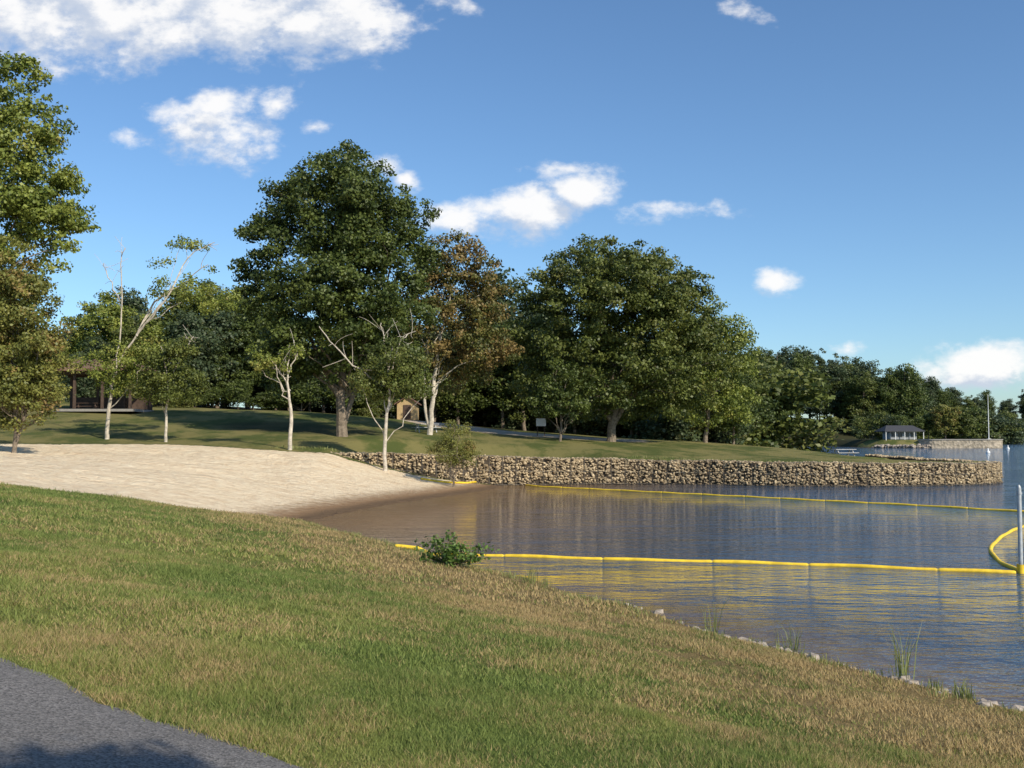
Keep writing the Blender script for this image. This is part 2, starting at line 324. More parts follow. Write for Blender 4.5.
def tree_mesh(name,lobes,trunk,r0,nclump,nleaf,lsize,leaf,barkm=None,seed=1,crad=(.5,1.1),limbs=30,fill=.5,stems=None,bare=()):
    r=np.random.default_rng(seed); ac=Acc(); barkm=barkm or bark
    L=np.array(lobes,float); vol=(L[:,3]*L[:,4]*L[:,5])**.72; pr=vol/vol.sum()
    Tp=smooth_poly(np.array(trunk,float),5); tt=np.linspace(0,1,len(Tp))
    rad=r0*(1-.82*tt**.9)+.25*r0*np.exp(-tt*30); Tp[1:,:2]+=r.normal(0,r0*.18,(len(Tp)-1,2))
    ac.tube(Tp,rad,9)
    trunks=[(Tp,rad)]
    for sp in (stems or []):
        P=smooth_poly(np.array(sp[0],float),5); rr=np.linspace(sp[1],sp[1]*.2,len(P)); ac.tube(P,rr,7); trunks.append((P,rr))
    li=r.choice(len(L),nclump,p=pr); d=r.standard_normal((nclump,3)); d/=np.linalg.norm(d,axis=1)[:,None]
    q=np.where(r.random(nclump)<fill,r.uniform(.82,1.04,nclump),r.uniform(.3,.85,nclump))
    cc=L[li,:3]+d*L[li,3:]*q[:,None]
    cr=r.uniform(crad[0],crad[1],nclump)
    idx=r.choice(nclump,min(limbs,nclump),replace=False)
    for i in idx:
        P,rr=trunks[r.integers(len(trunks))]
        zmin=P[0,2]+.2*(P[-1,2]-P[0,2])
        zt=min(max(zmin,cc[i,2]-.45*np.linalg.norm((cc[i]-P[-1])[:2])-r.uniform(.5,3)),P[-1,2])
        j=int(np.argmin(abs(P[:,2]-zt))); p0=P[j]; p2=cc[i]; mid=(p0+p2)/2+np.array([0,0,.12*np.linalg.norm(p2-p0)])+r.normal(0,.3,3)
        B=bez(p0,mid,p2,8); B[1:-1]+=r.normal(0,.12,(6,3)); ac.tube(B,np.linspace(min(rr[j]*.5,r0*.26),.02,8),5)
    for P,ra in bare:
        P=np.array(P,float); Q=smooth_poly(P,4); Q[1:]+=r.normal(0,.06,(len(Q)-1,3)); ac.tube(Q,np.linspace(ra,.025,len(Q)),6)
        for _ in range(7):
            j=r.integers(len(Q)//3,len(Q)-1); dd=r.normal(0,1,3)+np.array([0,0,.8]); e=Q[j]+dd*r.uniform(.3,.9)
            ac.tube(bez(Q[j],(Q[j]+e)/2+r.normal(0,.15,3),e,5),np.linspace(ra*.3,.012,5),4)
    k=np.repeat(np.arange(nclump),r.poisson(nleaf*(cr/cr.mean())**1.6)); n=len(k)
    dd=r.standard_normal((n,3)); dd/=np.linalg.norm(dd,axis=1)[:,None]; dd2=dd*(r.random(n)**.45)[:,None]
    cen=cc[k]+dd2*cr[k][:,None]*np.array([1.1,1.1,.62])+r.normal(0,.08,(n,3))
    ct=r.normal(.45,.2,nclump)
    tone=np.clip(ct[k]+r.normal(0,.16,n),0,1)
    V,Q,tn=leaves(cen,dd*.8+d[k]*.5,np.full(n,lsize),tone,r)
    ac.add(V,Q,1,tn)
    return ac.out(name,[barkm,leaf],link=False)
def at(px,k): return (px-512)/F*k
def lob(px,py,rx,ry,dy=0,k=82,bx=0,bz=0):
    w=W(px,py,k); return (w[0]-bx,dy,w[2]-bz,rx*k/F,rx*k/F,ry*k/F)
def lobset(k,bx,bz,ls): return [lob(*l[:4],dy=(l[4] if len(l)>4 else 0),k=k,bx=bx,bz=bz) for l in ls]
k=82; bx=at(340,k); bz=H1(bx,k)
ls=lobset(k,bx,bz,[(342,158,30,26),(302,195,40,32),(370,198,46,36,1),(268,225,32,28),(408,225,30,32),(330,245,70,55),(264,290,30,40),(402,288,40,48),(330,325,66,58),(286,358,36,30),(378,362,48,36),(345,195,48,40,-3),(335,290,60,55,-3),(253,255,18,20),(360,235,50,40,-2),(425,258,18,22),(300,320,40,44,-3),(375,320,42,44,-3)])
me=tree_mesh('oak_tree_mesh',ls,[(0,0,-.5),(.2,0,4),(-.2,0,10),(0,0,18)],.5,860,120,.26,L_dark,seed=3,limbs=40,crad=(.45,1.2),stems=[([(.3,0,1),(1.2,.3,4),(3,0,9),(4,0,14)],.26),([(0,0,3),(-2,0,7),(-4,0,12)],.24)])
inst('oak_tree',me,(bx,k,bz-.1))
k=90; bx=at(430,k); bz=H1(bx,k)
ls=lobset(k,bx,bz,[(452,255,32,22),(480,280,28,24),(428,280,30,26),(462,306,42,26),(490,308,18,18),(436,342,36,26),(478,342,32,26),(498,350,20,22),(455,370,34,20,2)])
me=tree_mesh('maple_tree_mesh',ls,[(0,0,-.5),(.2,0,3),(.8,0,8),(2,0,13)],.28,360,80,.25,L_brown,bark_pale,seed=5,limbs=22,crad=(.45,1.0),stems=[([(.1,0,.2),(-.5,.2,3),(-.3,0,8),(.4,0,12)],.18)])
inst('maple_tree',me,(bx,k,bz-.1))
k=98; bx=at(612,k); bz=H1(bx,k)
ls=lobset(k,bx,bz,[(592,258,44,22),(552,283,34,28),(632,262,42,24),(668,284,40,28),(612,305,70,45),(540,320,28,34),(690,316,34,36),(650,345,60,45),(590,360,55,38),(700,360,34,36),(620,395,60,26,-2),(610,290,55,36,-4),(660,310,45,36,-4),(550,378,34,28),(680,395,36,22),(575,330,40,36,-4),(640,370,50,30,-4),(530,345,20,24)])
me=tree_mesh('broad_oak_tree_mesh',ls,[(0,0,-.5),(.2,0,3),(0,0,8),(-1,0,15)],.5,880,115,.28,L_mid,seed=8,limbs=45,crad=(.45,1.3),stems=[([(0,0,1.5),(2,0,5),(5,0,11)],.28),([(0,0,2),(-2.5,0,6),(-5,0,11)],.26)])
inst('broad_oak_tree',me,(bx,k,bz-.1))
k=108; bx=at(705,k); bz=H1(bx,k)
ls=lobset(k,bx,bz,[(715,318,24,22),(735,335,20,22),(722,360,32,34),(705,395,34,30),(740,375,16,30),(700,340,26,26),(735,405,22,20)])
me=tree_mesh('willow_oak_tree_mesh',ls,[(0,0,-.5),(.4,0,4),(.8,0,10)],.28,240,90,.26,L_lite,seed=9,limbs=20,crad=(.5,1.1))
inst('willow_oak_tree',me,(bx,k,bz-.1))
k=92; bx=at(560,k); bz=H1(bx,k)
ls=lobset(k,bx,bz,[(562,378,24,18),(545,395,18,16),(577,396,18,16),(560,405,28,16)])
me=tree_mesh('small_oak_tree_mesh',ls,[(0,0,-.3),(.1,0,1.5),(0,0,4)],.16,90,80,.22,L_dark,seed=10,limbs=15,crad=(.35,.8))
inst('small_oak_tree',me,(bx,k,bz-.1))
k=62; bx=at(-48,k); bz=H1(bx,k)
ls=lobset(k,bx,bz,[(0,80,38,32),(26,116,32,36),(42,198,38,34),(8,160,50,52),(-50,110,60,60),(20,250,50,44),(66,215,22,20),(-60,220,80,60),(-20,300,60,50),(-110,180,70,80),(0,340,50,40),(56,165,16,20),(15,200,50,40)])
me=tree_mesh('elm_tree_mesh',ls,[(0,0,-.5),(.2,0,5),(.5,0,12),(1,0,19)],.35,680,110,.22,L_lite,seed=12,limbs=36,crad=(.35,.95),fill=.6,stems=[([(.2,0,5),(2,0,10),(4,0,15)],.18)])
inst('elm_tree',me,(bx,k,bz-.1))
k=58; bx=at(14,k); bz=H1(bx,k)
ls=lobset(k,bx,bz,[(20,300,36,34),(40,345,26,36),(10,350,45,40),(20,395,40,30),(-30,360,50,50),(35,385,28,28),(5,260,30,30)])
me=tree_mesh('sourwood_tree_mesh',ls,[(0,0,-.4),(.1,0,2),(-.2,0,6),(0,0,10)],.15,400,100,.17,L_rust,seed=13,limbs=32,crad=(.28,.75),stems=[([(.05,0,.2),(.8,0,3),(1.5,0,7)],.1)])
inst('sourwood_tree',me,(bx,k,bz-.1))
def lt(name,px,k,lobes,tr,r0,nc,nl,leaf,seed,bare,stems=None,cr=(.3,.7),ls_=.17,limbs=4):
    bx=at(px,k); bz=H1(bx,k)
    f=lambda P:[tuple((W(a,b,k)-np.array([bx,k,bz]))*np.array([1,0,1])+np.array([0,d,0])) for a,b,d in P]
    me=tree_mesh(name+'_mesh',lobset(k,bx,bz,lobes),[(0,0,-.3)]+f(tr),r0,nc,nl,ls_,leaf,bark_pale,seed=seed,limbs=limbs,crad=cr,stems=[(f(a),b) for a,b in (stems or [])],bare=[(f(a),b) for a,b in bare])
    inst(name,me,(bx,k,bz-.05))
lt('dying_ash_tree',107,74,[(128,358,34,18),(150,345,20,16),(110,378,22,14),(190,242,20,8),(205,268,12,7),(160,262,10,7),(178,290,30,16),(98,350,16,12),(208,298,28,14),(130,385,26,14),(90,365,16,12)],[(110,400,0),(116,365,0),(135,335,0),(160,300,0)],.16,150,80,L_lite,21,
   [([(135,335,0),(150,300,.5),(175,285,.3),(205,262,0)],.09),([(116,365,0),(120,310,0),(118,262,0),(122,245,0)],.06),([(140,328,0),(165,300,-.5),(186,255,0),(212,240,0)],.08),([(118,300,0),(105,275,0),(100,262,0)],.04)])
lt('ash_tree',167,72,[(165,368,26,18),(187,385,20,16),(148,388,18,14),(175,350,20,12),(165,395,26,10)],[(166,410,0),(168,385,0),(160,345,0)],.12,110,85,L_mid,22,
   [([(168,380,0),(185,350,0),(192,335,0)],.05)])
lt('dead_birch_tree',290,69,[(290,355,10,8),(283,368,7,6),(262,360,18,14),(298,345,5,4)],[(291,415,0),(289,395,0),(287,372,0),(289,350,0)],.15,34,60,L_lite,23,
   [([(290,390,0),(280,372,0),(272,366,0)],.06),([(288,372,0),(294,355,0),(293,340,0)],.05)],cr=(.2,.45),limbs=2)
lt('leaning_birch_tree',385,68,[(392,364,30,16),(375,382,26,16),(408,382,24,16),(388,345,14,8),(412,362,14,12)],[(386,420,0),(390,395,0),(388,370,0),(392,345,0)],.14,125,85,L_mid,24,
   [([(385,385,0),(360,370,0),(335,345,0),(318,326,0)],.07),([(388,375,0),(384,340,0),(380,322,0)],.05),([(392,372,0),(400,340,0),(415,330,0)],.05)])
k=66; bx=at(453,k); bz=H1(bx,k)
me=tree_mesh('shrub_mesh',lobset(k,bx,bz,[(455,438,22,16),(443,450,18,12),(466,452,14,10),(452,428,12,8),(455,460,20,8)]),[(0,0,-.2),(.05,0,.6),(0,0,1.6)],.06,130,70,.09,L_rust,seed=31,limbs=20,crad=(.2,.42))
inst('shrub',me,(bx,k,bz-.05))
gen=[]
rr=random.Random(4)
for i in range(6):
    hgt=rr.uniform(15,20); w=rr.uniform(3.6,5); lb=[]
    for j in range(9):
        f=j/8; z=hgt*(.25+.68*f); ww=w*math.sin(math.pi*(.22+.72*f))**.8
        lb.append((rr.uniform(-.5,.5)*ww,rr.uniform(-.5,.5)*ww,z,ww*.75,ww*.75,hgt*.13))
    gen.append(tree_mesh('woodland_tree_mesh',lb,[(0,0,-.5),(.2,0,5),(0,0,hgt*.85)],.3,190,62,.38,[L_dark,L_mid,L_dark,L_mid,L_haze,L_lite][i],seed=40+i,limbs=14,crad=(.7,1.4)))
pine=tree_mesh('pine_tree_mesh',[(rr.uniform(-1,1),rr.uniform(-1,1),11+j*1.6,2.8-.28*j,2.8-.28*j,1.0) for j in range(8)],[(0,0,-.5),(.1,0,10),(0,0,23)],.28,90,70,.42,L_haze,seed=50,limbs=25,crad=(.6,1.1))
under=[tree_mesh('understory_mesh',[(rr.uniform(-4,4),rr.uniform(-1,1),rr.uniform(1,5.5),2.4,2.0,1.8) for j in range(9)],[(0,0,-.5),(0,0,2),(0,0,4)],.12,120,55,.34,m_,seed=70+i,limbs=6,crad=(.6,1.2)) for i,m_ in enumerate((L_dark,L_mid,L_haze))]
HB={}
def wt(px,top,k,j=None,w=1.0,par=None,nm='tree',me=None):
    x=at(px,k); z=H1(x,k); h=W(px,top,k)[2]-z
    me=me or (gen[rr.choice([0,1,2,3,4,4,0,1,5])] if j is None else (pine if j==9 else gen[j]))
    if me.name not in HB: HB[me.name]=max(v.co.z for v in me.vertices)
    sc=h/HB[me.name]; inst(nm,me,(x,k,z-.2),rr.uniform(0,6.28),(sc*w,sc*w,sc),par)
wood=empty('woodland')
prof=[(-60,300),(0,300),(60,300),(100,292),(150,285),(200,275),(240,268),(280,300),(420,300),(470,290),(500,270),(530,290),(600,300),(680,320),(740,345)]
pxs=[p[0] for p in prof]; pys=[p[1] for p in prof]
for px in range(-120,745,23):
    t=float(np.interp(px,pxs,pys))
    wt(px+rr.uniform(-8,8),t+rr.uniform(-5,32),rr.uniform(128,145),w=1.15,par=wood)
    wt(px+rr.uniform(-8,8),t+rr.uniform(25,60),rr.uniform(118,128),w=1.2,par=wood)
for px in range(-100,760,24):
    wt(px+rr.uniform(-8,8),rr.uniform(370,390),rr.uniform(112,120) if px<400 else rr.uniform(122,130),w=1.3,me=rr.choice(under),par=wood,nm='understory')
    wt(px+12+rr.uniform(-6,6),rr.uniform(350,370),rr.uniform(146,156),w=1.4,me=rr.choice(under),par=wood,nm='understory')
far=empty('distant_treeline')
fp=[(700,345),(750,345),(775,336),(800,340),(830,345),(858,352),(878,364),(905,364),(925,374),(950,380),(985,386),(1024,388),(1100,388)]
fpx=[p[0] for p in fp]; fpy=[p[1] for p in fp]
for px in np.arange(722,1190,8):
    t=float(np.interp(px,fpx,fpy))
    ks=np.arange(300,900,3.0); zz=HT((px-512)/F*ks,ks); ins_=inside((px-512)/F*ks,ks,SPIT)
    if px<880: ks0=ks[(zz>.1)&(ks>(330 if px<780 else 400))&~ins_][0]
    else: ks0=ks[(zz>.1)&~ins_&(ks>460)][0]
    big=1.0 if ks0<600 else .95
    wt(px+rr.uniform(-4,4),t+rr.uniform(0,14),ks0+rr.uniform(14,40),j=rr.choice([0,2,4,4,4,3,9,9]),w=big,par=far)
    wt(px+rr.uniform(-4,4),t+rr.uniform(8,36),ks0+rr.uniform(4,10),j=rr.choice([0,1,2,4,4,3]),w=big*1.1,par=far)
    wt(px+rr.uniform(-4,4),(418 if ks0<600 else 426)+rr.uniform(-5,4),ks0+rr.uniform(2,4),w=1.2,par=far,me=rr.choice(under),nm='understory')
for px,t in ((888,366),(905,362),(915,380)):
    wt(px,t,430,j=rr.choice([9,0,2]),par=far)
for px in range(872,1000,9): wt(px,rr.uniform(404,420),rr.uniform(440,470),w=1.2,par=far,me=rr.choice(under),nm='understory')
for px in (872,884,898,910): wt(px,rr.uniform(408,414),320,w=1.0,par=far,me=rr.choice(under),nm='understory')
for i,(px,t,kk,mm) in enumerate(((945,398,318,L_rust),(928,408,322,L_mid),(962,406,320,L_mid))):
    x=at(px,kk); z=H1(x,kk); h=W(px,t,kk)[2]-z; sc=h/16
    inst('dogwood_tree',tree_mesh('dogwood_tree_mesh',[(0,0,9,5,5,5),(2,0,11,4,4,3.5),(-2,0,10,4,4,4),(0,0,5,5,5,3.5)],[(0,0,-.5),(0,0,5),(0,0,12)],.35,110,60,.6,mm,seed=int(px),limbs=8,crad=(.8,1.5)),(x,kk,z-.1),0,(sc,sc,sc))
me=tree_mesh('shade_tree_mesh',[(0,0,6.0,1.0,1.0,.8),(.4,.3,6.6,.8,.8,.6),(-.5,0,6.3,.8,.8,.6)],[(0,0,-.3),(0,.1,3),(0,0,6.2)],.09,80,110,.12,L_mid,seed=60,limbs=16,crad=(.2,.42))
inst('shade_tree',me,(4.0,-2.15,H1(4.0,-2.15)-.1))
# ---------------------------------------------------------------- gabion wall
def ico():
    p=(1+5**.5)/2; V=np.array([(-1,p,0),(1,p,0),(-1,-p,0),(1,-p,0),(0,-1,p),(0,1,p),(0,-1,-p),(0,1,-p),(p,0,-1),(p,0,1),(-p,0,-1),(-p,0,1)],float); V/=np.linalg.norm(V[0])
    Fc=np.array([(0,11,5),(0,5,1),(0,1,7),(0,7,10),(0,10,11),(1,5,9),(5,11,4),(11,10,2),(10,7,6),(7,1,8),(3,9,4),(3,4,2),(3,2,6),(3,6,8),(3,8,9),(4,9,5),(2,4,11),(6,2,10),(8,6,7),(9,8,1)]); return V,Fc
IV,IF=ico()
def stones(Cn,size,r,flat=.75):
    n=len(Cn); V=np.repeat(IV[None],n,0)*(1+r.uniform(-.22,.22,(n,12,1)))
    V*=np.stack([r.uniform(.8,1.3,n),r.uniform(.7,1.1,n),r.uniform(flat*.7,flat*1.25,n)],1)[:,None]*np.asarray(size).reshape(-1,1,1)
    a=r.uniform(0,6.28,n); b=r.uniform(-.5,.5,n); ca,sa=np.cos(a),np.sin(a); cb,sb=np.cos(b),np.sin(b)
    x,y,z=V[...,0],V[...,1],V[...,2]; x,z=x*cb[:,None]-z*sb[:,None],x*sb[:,None]+z*cb[:,None]
    V=np.stack([x*ca[:,None]-y*sa[:,None],x*sa[:,None]+y*ca[:,None],z],-1)+Cn[:,None]
    return V.reshape(-1,3),(IF[None]+np.arange(n)[:,None,None]*12).reshape(-1,3)
m_stone,N=mat('stone_mat'); o=N.new('ShaderNodeTexCoord').outputs['Object']; t=N.attr('tone'); n=N.noise(o,6,5,.6)
c=N.mix(t,(.22,.165,.10),(.62,.49,.31)); c=N.mix(N.ss(n,.45,.7,0,.45),c,(.40,.27,.155))
c=N.mix(N.ss(N.noise(o,.5,4,.6),.5,.65,0,.4),c,(.23,.185,.125))
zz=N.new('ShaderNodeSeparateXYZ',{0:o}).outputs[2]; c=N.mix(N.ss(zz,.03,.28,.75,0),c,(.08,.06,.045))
b=princ(N,c,.9,.2,n,.6,.03); N.l.new(b.outputs[0],N.o.inputs[0])
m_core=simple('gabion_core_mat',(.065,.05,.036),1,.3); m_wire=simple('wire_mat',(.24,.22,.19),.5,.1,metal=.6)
wl=smooth_poly([(-18,68.3),(-12,69.2),(-5.6,70.3)]+wallp+[(35.6,92),(35.4,100)],10)
dl=np.concatenate([[0],np.cumsum(np.linalg.norm(np.diff(wl,axis=0),axis=1))])
tot=dl[-1]
def wpt(d,inn):
    x=np.interp(d,dl,wl[:,0]); y=np.interp(d,dl,wl[:,1]); e=.3
    tx=np.interp(d+e,dl,wl[:,0])-np.interp(d-e,dl,wl[:,0]); ty=np.interp(d+e,dl,wl[:,1])-np.interp(d-e,dl,wl[:,1]); L_=np.hypot(tx,ty)+1e-9
    return x-ty/L_*inn,y+tx/L_*inn
def wtop(d): return np.interp(d,[0,6,10,18,30,45,60,tot],[2.42,2.4,2.3,2.05,1.76,1.63,1.52,1.7])+.035*np.sin(d*.8)+.02*np.sin(d*2.7)
ac=Acc(); r=np.random.default_rng(11)
n=14000; d=r.uniform(0,tot,n); u=r.random(n); tp=wtop(d)
bul=.11*np.abs(np.sin(math.pi*d))
top_=u>.82
z=np.where(top_,tp-.06+r.normal(0,.025,n),-.35+(tp+.3)*r.random(n)); inn=np.where(top_,r.uniform(.1,1.0,n),.18-bul+r.normal(0,.035,n))
x,y=wpt(d,inn); gap=(np.abs((d%1.0)-.5)>.44)&(~top_)
k_=(z>HT(x-.0,y-.9)-.6)&(~gap|(r.random(n)<.1)) 
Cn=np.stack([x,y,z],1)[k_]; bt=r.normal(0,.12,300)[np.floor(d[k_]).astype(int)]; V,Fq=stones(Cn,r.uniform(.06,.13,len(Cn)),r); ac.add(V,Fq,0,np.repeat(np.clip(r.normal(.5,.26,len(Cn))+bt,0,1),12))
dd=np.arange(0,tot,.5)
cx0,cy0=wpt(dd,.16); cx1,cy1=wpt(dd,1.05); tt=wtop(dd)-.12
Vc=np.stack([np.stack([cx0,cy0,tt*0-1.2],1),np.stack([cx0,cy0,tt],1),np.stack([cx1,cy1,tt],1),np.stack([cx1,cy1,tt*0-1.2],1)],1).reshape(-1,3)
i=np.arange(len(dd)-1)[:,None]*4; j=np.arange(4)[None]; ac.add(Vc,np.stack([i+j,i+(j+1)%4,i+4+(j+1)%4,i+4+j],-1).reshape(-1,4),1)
for q in np.arange(0,tot,1.0):
    x0,y0=wpt(q,.0); t_=float(wtop(q))
    ac.tube([(x0,y0,-.3),(x0,y0,t_)],.012,4,2)
for f in (0.03,.5,1.0):
    P=[(*[float(v) for v in wpt(q,0.)],float(wtop(q))*f) for q in np.arange(0,tot,1.0)]; ac.tube(P,.014,4,2)
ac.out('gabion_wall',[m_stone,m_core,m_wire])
def tufts(name,pts,h,w,per,matl,spread=.12):
    ac=Acc()
    for (x,y) in pts:
        z=H1(x,y)-.02; n=per
        bx_=x+R.normal(0,spread,n); by_=y+R.normal(0,spread,n); an=R.uniform(0,6.28,n); l=R.uniform(.05,.45,n); hh=h*R.uniform(.4,1.1,n); ww=w
        ax=R.uniform(0,3.14,n)
        a=np.stack([bx_-np.cos(ax)*ww,by_-np.sin(ax)*ww,np.full(n,z)],1); b=np.stack([bx_+np.cos(ax)*ww,by_+np.sin(ax)*ww,np.full(n,z)],1)
        m1=np.stack([bx_+np.cos(an)*l*hh*.35,by_+np.sin(an)*l*hh*.35,z+hh*.6],1); e=np.stack([bx_+np.cos(an)*l*hh,by_+np.sin(an)*l*hh,z+hh],1)
        o_=np.stack([np.cos(ax)*ww*.7,np.sin(ax)*ww*.7,ax*0],1)
        base=ac.n
        ac.add(np.concatenate([a,b,m1-o_,m1+o_,e]),np.stack([np.arange(n),np.arange(n)+n,np.arange(n)+3*n,np.arange(n)+2*n],1),0,R.random(5*n))
        ac.F.setdefault((0,3),[]).append(np.stack([np.arange(n)+2*n,np.arange(n)+3*n,np.arange(n)+4*n],1)+base)
    return ac.out(name,[matl])
m_reed=leafmat('reed_mat',(.14,.17,.045),(.34,.36,.12),(.40,.32,.17),.1)
x,y=wpt(np.arange(2,62,.22),1.1+R.normal(0,.15,273)); tufts('lawn_edge_grass',list(zip(x,y)),.24,.02,6,m_reed,.15)
for px,py,h,per in ((712,632,.75,16),(795,643,.55,18),(903,682,.85,34),(965,704,.3,44),(530,588,.45,30),(545,590,.3,24),(780,640,.4,10),(935,694,.2,30)):
    g_=G(px,py,.12); tufts('shore_weed',[(g_[0],g_[1])],h,.007,per,m_reed,.06)
tq=R.uniform(-3,30,170); sq=R.uniform(.25,1.1,170); pp=A0+tv*tq[:,None]+nv*sq[:,None]
tufts('bank_edge_grass',[tuple(p) for p in pp],.14,.007,12,m_reed,.10)
g_=G(452,572,.2); m_weed=leafmat('weed_leaves',(.06,.11,.02),(.17,.26,.055))
ac=Acc(); r=np.random.default_rng(5); cs=[]
for i in range(30):
    a=r.uniform(0,6.28); R_=r.uniform(.2,1.2); tip=np.array([math.cos(a)*R_,math.sin(a)*R_*.6,r.uniform(.15,.9)*(1.25-R_*.6)]); b0=np.array([math.cos(a)*.1,math.sin(a)*.1,0]); 
    B=bez(b0,(b0+tip)/2+np.array([0,0,.2]),tip,9); ac.tube(B,np.linspace(.01,.004,9),4)
    for q in B[2:]: cs.append(q+r.normal(0,.05,(6,3)))
cs=np.concatenate(cs); V,Q,tn=leaves(cs,np.tile([0,0,.6],(len(cs),1)),np.full(len(cs),.10),np.clip(r.normal(.5,.25,len(cs)),0,1),r); ac.add(V,Q,1,tn)
ac.out('weed_bush',[bark,m_weed],loc=(g_[0],g_[1],H1(g_[0],g_[1])-.02))
n=420; t_=np.concatenate([R.uniform(-4,6,n-120),R.uniform(6,30,120)]); s_=R.normal(.12,.22,n); p=A0+tv*t_[:,None]+nv*s_[:,None]
keep=value(p[:,0],p[:,1],.9,21)>.40; p=p[keep]; n=len(p)
Cn=np.stack([p[:,0],p[:,1],np.maximum(HT(p[:,0],p[:,1]),-.05)],1); V,Fq=stones(Cn,R.uniform(.02,.10,n)*R.uniform(.4,1.4,n),R,.6)
ac=Acc(); ac.add(V,Fq,0,np.repeat(np.clip(R.normal(.6,.3,n),0,1),12))
m_rock=simple('shore_rock_mat',(.33,.28,.23),.9,.45,9,.2,bd=.02)
ac.out('shore_rocks',[m_rock])
n=500; s=R.uniform(0,1,n); P_=smooth_poly(back[:9],10); ix=(s*(len(P_)-1)).astype(int); Cn=np.stack([P_[ix,0]+R.normal(0,1,n),P_[ix,1]+R.normal(0,1,n),R.uniform(0,.5,n)],1); V,Fq=stones(Cn,R.uniform(.2,.7,n),R,.7); ac=Acc(); ac.add(V,Fq,0); ac.out('far_bank_rocks',[m_rock])
# ---------------------------------------------------------------- yellow float booms
m_yel=simple('yellow_boom_mat',(.80,.54,.04),.6,.2,3,.25); m_jt=simple('boom_joint_mat',(.60,.43,.08),.6,.2)
def boom(name,pts,r0=.1,z=.01):
    P=smooth_poly(pts,12); dl_=np.concatenate([[0],np.cumsum(np.linalg.norm(np.diff(P,axis=0),axis=1))]); L_=dl_[-1]; ac=Acc()
    wx_=lambda q:.05*np.sin(q*.55)+.03*np.sin(q*1.31+1); ph=R.uniform(0,6)
    q=0
    while q<L_-.4:
        e=min(q+R.uniform(2.2,3.4),L_); dd=np.concatenate([[q,q+.02,q+.06],np.linspace(q+.3,e-.3,8),[e-.06,e-.02,e]])
        x=np.interp(dd,dl_,P[:,0]); y=np.interp(dd,dl_,P[:,1])+wx_(dd+ph); zz=np.maximum(HT(x,y)+r0*.8,z)+.012*np.sin(dd*2.1+ph)
        rad=np.full(len(dd),r0); rad[0]=rad[-1]=r0*.7; rad[1]=rad[-2]=r0*.9
        ac.tube(np.stack([x,y,zz],1),rad,10,0)
        if e<L_-.4:
            dj=np.array([e-.01,e+.02,e+.04]); x=np.interp(dj,dl_,P[:,0]); y=np.interp(dj,dl_,P[:,1])+wx_(dj+ph); ac.tube(np.stack([x,y,np.maximum(HT(x,y)+r0*.8,z)+.012*np.sin(dj*2.1+ph)],1),r0*.72,8,1)
        q=e+.03
    return ac.out(name,[m_yel,m_jt],smooth=True)
def g2(px,py): v=G(px,py,.05); return (v[0],v[1])
pb=(G(395,552,.1)); pile=g2(1021,571)
boom('yellow_float_boom',[(pb[0],pb[1]),g2(480,554),g2(640,559),g2(800,563),g2(930,568),(pile[0]-.15,pile[1])],.062)
boom('yellow_float_boom',[(-6.0,67.5),(-3.4,69.0),g2(500,482),g2(540,486),g2(620,490),g2(700,494),g2(800,499),g2(900,504),g2(1024,511),g2(1120,517)],.07)
boom('yellow_float_boom',[(pile[0]+.1,pile[1]+.2),g2(1001,561),g2(991,548),g2(998,538),g2(1020,527),g2(1060,519)],.062)
ac=Acc(); ac.tube([(0,0,-2),(0,0,2.15),(0,0,2.2),(0,0,2.25)],[.055,.055,.045,.01],12); ac.tube([(0,0,.0),(0,0,.22)],.1,12,1); ac.tube([(0,0,2.0),(0,0,2.06)],.07,12)
ac.out('mooring_post',[simple('galvanised_mat',(.42,.43,.43),.5,.2,metal=.3),m_yel],loc=(pile[0],pile[1],0),smooth=True)
m_white=simple('white_paint_mat',(.78,.78,.76),.5,.05)
for px,py in ((988,453),(1008,449)):
    g_=G(px,py,0); ac=Acc(); ac.tube([(0,0,-.4),(0,0,-.35),(0,0,.1),(0,0,.3),(0,0,.5),(0,0,.95),(0,0,1.0)],[.01,.3,.42,.36,.14,.12,.01],12); ac.out('buoy',[m_white],loc=tuple(g_),smooth=True)
# ---------------------------------------------------------------- pavilion
m_roof=simple('brown_shingle_mat',(.19,.11,.08),.9,.25,3); m_wood=simple('dark_wood_mat',(.09,.06,.045),.8,.3,4); m_slab=simple('concrete_mat',(.30,.28,.25),.9,.15)
px0=W(100,400,98); gx,gy=px0[0],px0[1]; gz=H1(gx,gy)
pav=empty('picnic_pavilion',(gx,gy,gz))
ac=Acc(); ac.box((0,0,.05),(8.4,5.6,.24),0); ac.out('slab',[m_slab],parent=pav)
zt=W(100,373,98)[2]-gz
ac=Acc()
for a in (-3.9,-1.3,1.3,3.9):
    for b in (-2.7,2.7): ac.box((a,b,zt/2+.1),(.22,.22,zt-.2),0)
for b in (-2.7,2.7): ac.box((0,b,zt-.13),(8.6,.16,.3),0)
ac.box((0,2.9,.8),(8.0,.12,1.3),0)
ac.out('posts',[m_wood],parent=pav)
e=4.9; f=3.7; ac=Acc(); zr=zt+1.35
ac.add([(-e,-f,zt),(e,-f,zt),(e,f,zt),(-e,f,zt),(-2.4,0,zr),(2.4,0,zr),(-e,-f,zt+.22),(e,-f,zt+.22),(e,f,zt+.22),(-e,f,zt+.22)],[(6,7,5,4),(8,9,4,5),(0,1,7,6),(1,2,8,7),(2,3,9,8),(3,0,6,9),(3,2,1,0)],0)
ac.add([(e,-f,zt+.22),(e,f,zt+.22),(2.4,0,zr)],[(0,1,2)],0); ac.add([(-e,f,zt+.22),(-e,-f,zt+.22),(-2.4,0,zr)],[(0,1,2)],0)
ac.out('roof',[m_roof],parent=pav)
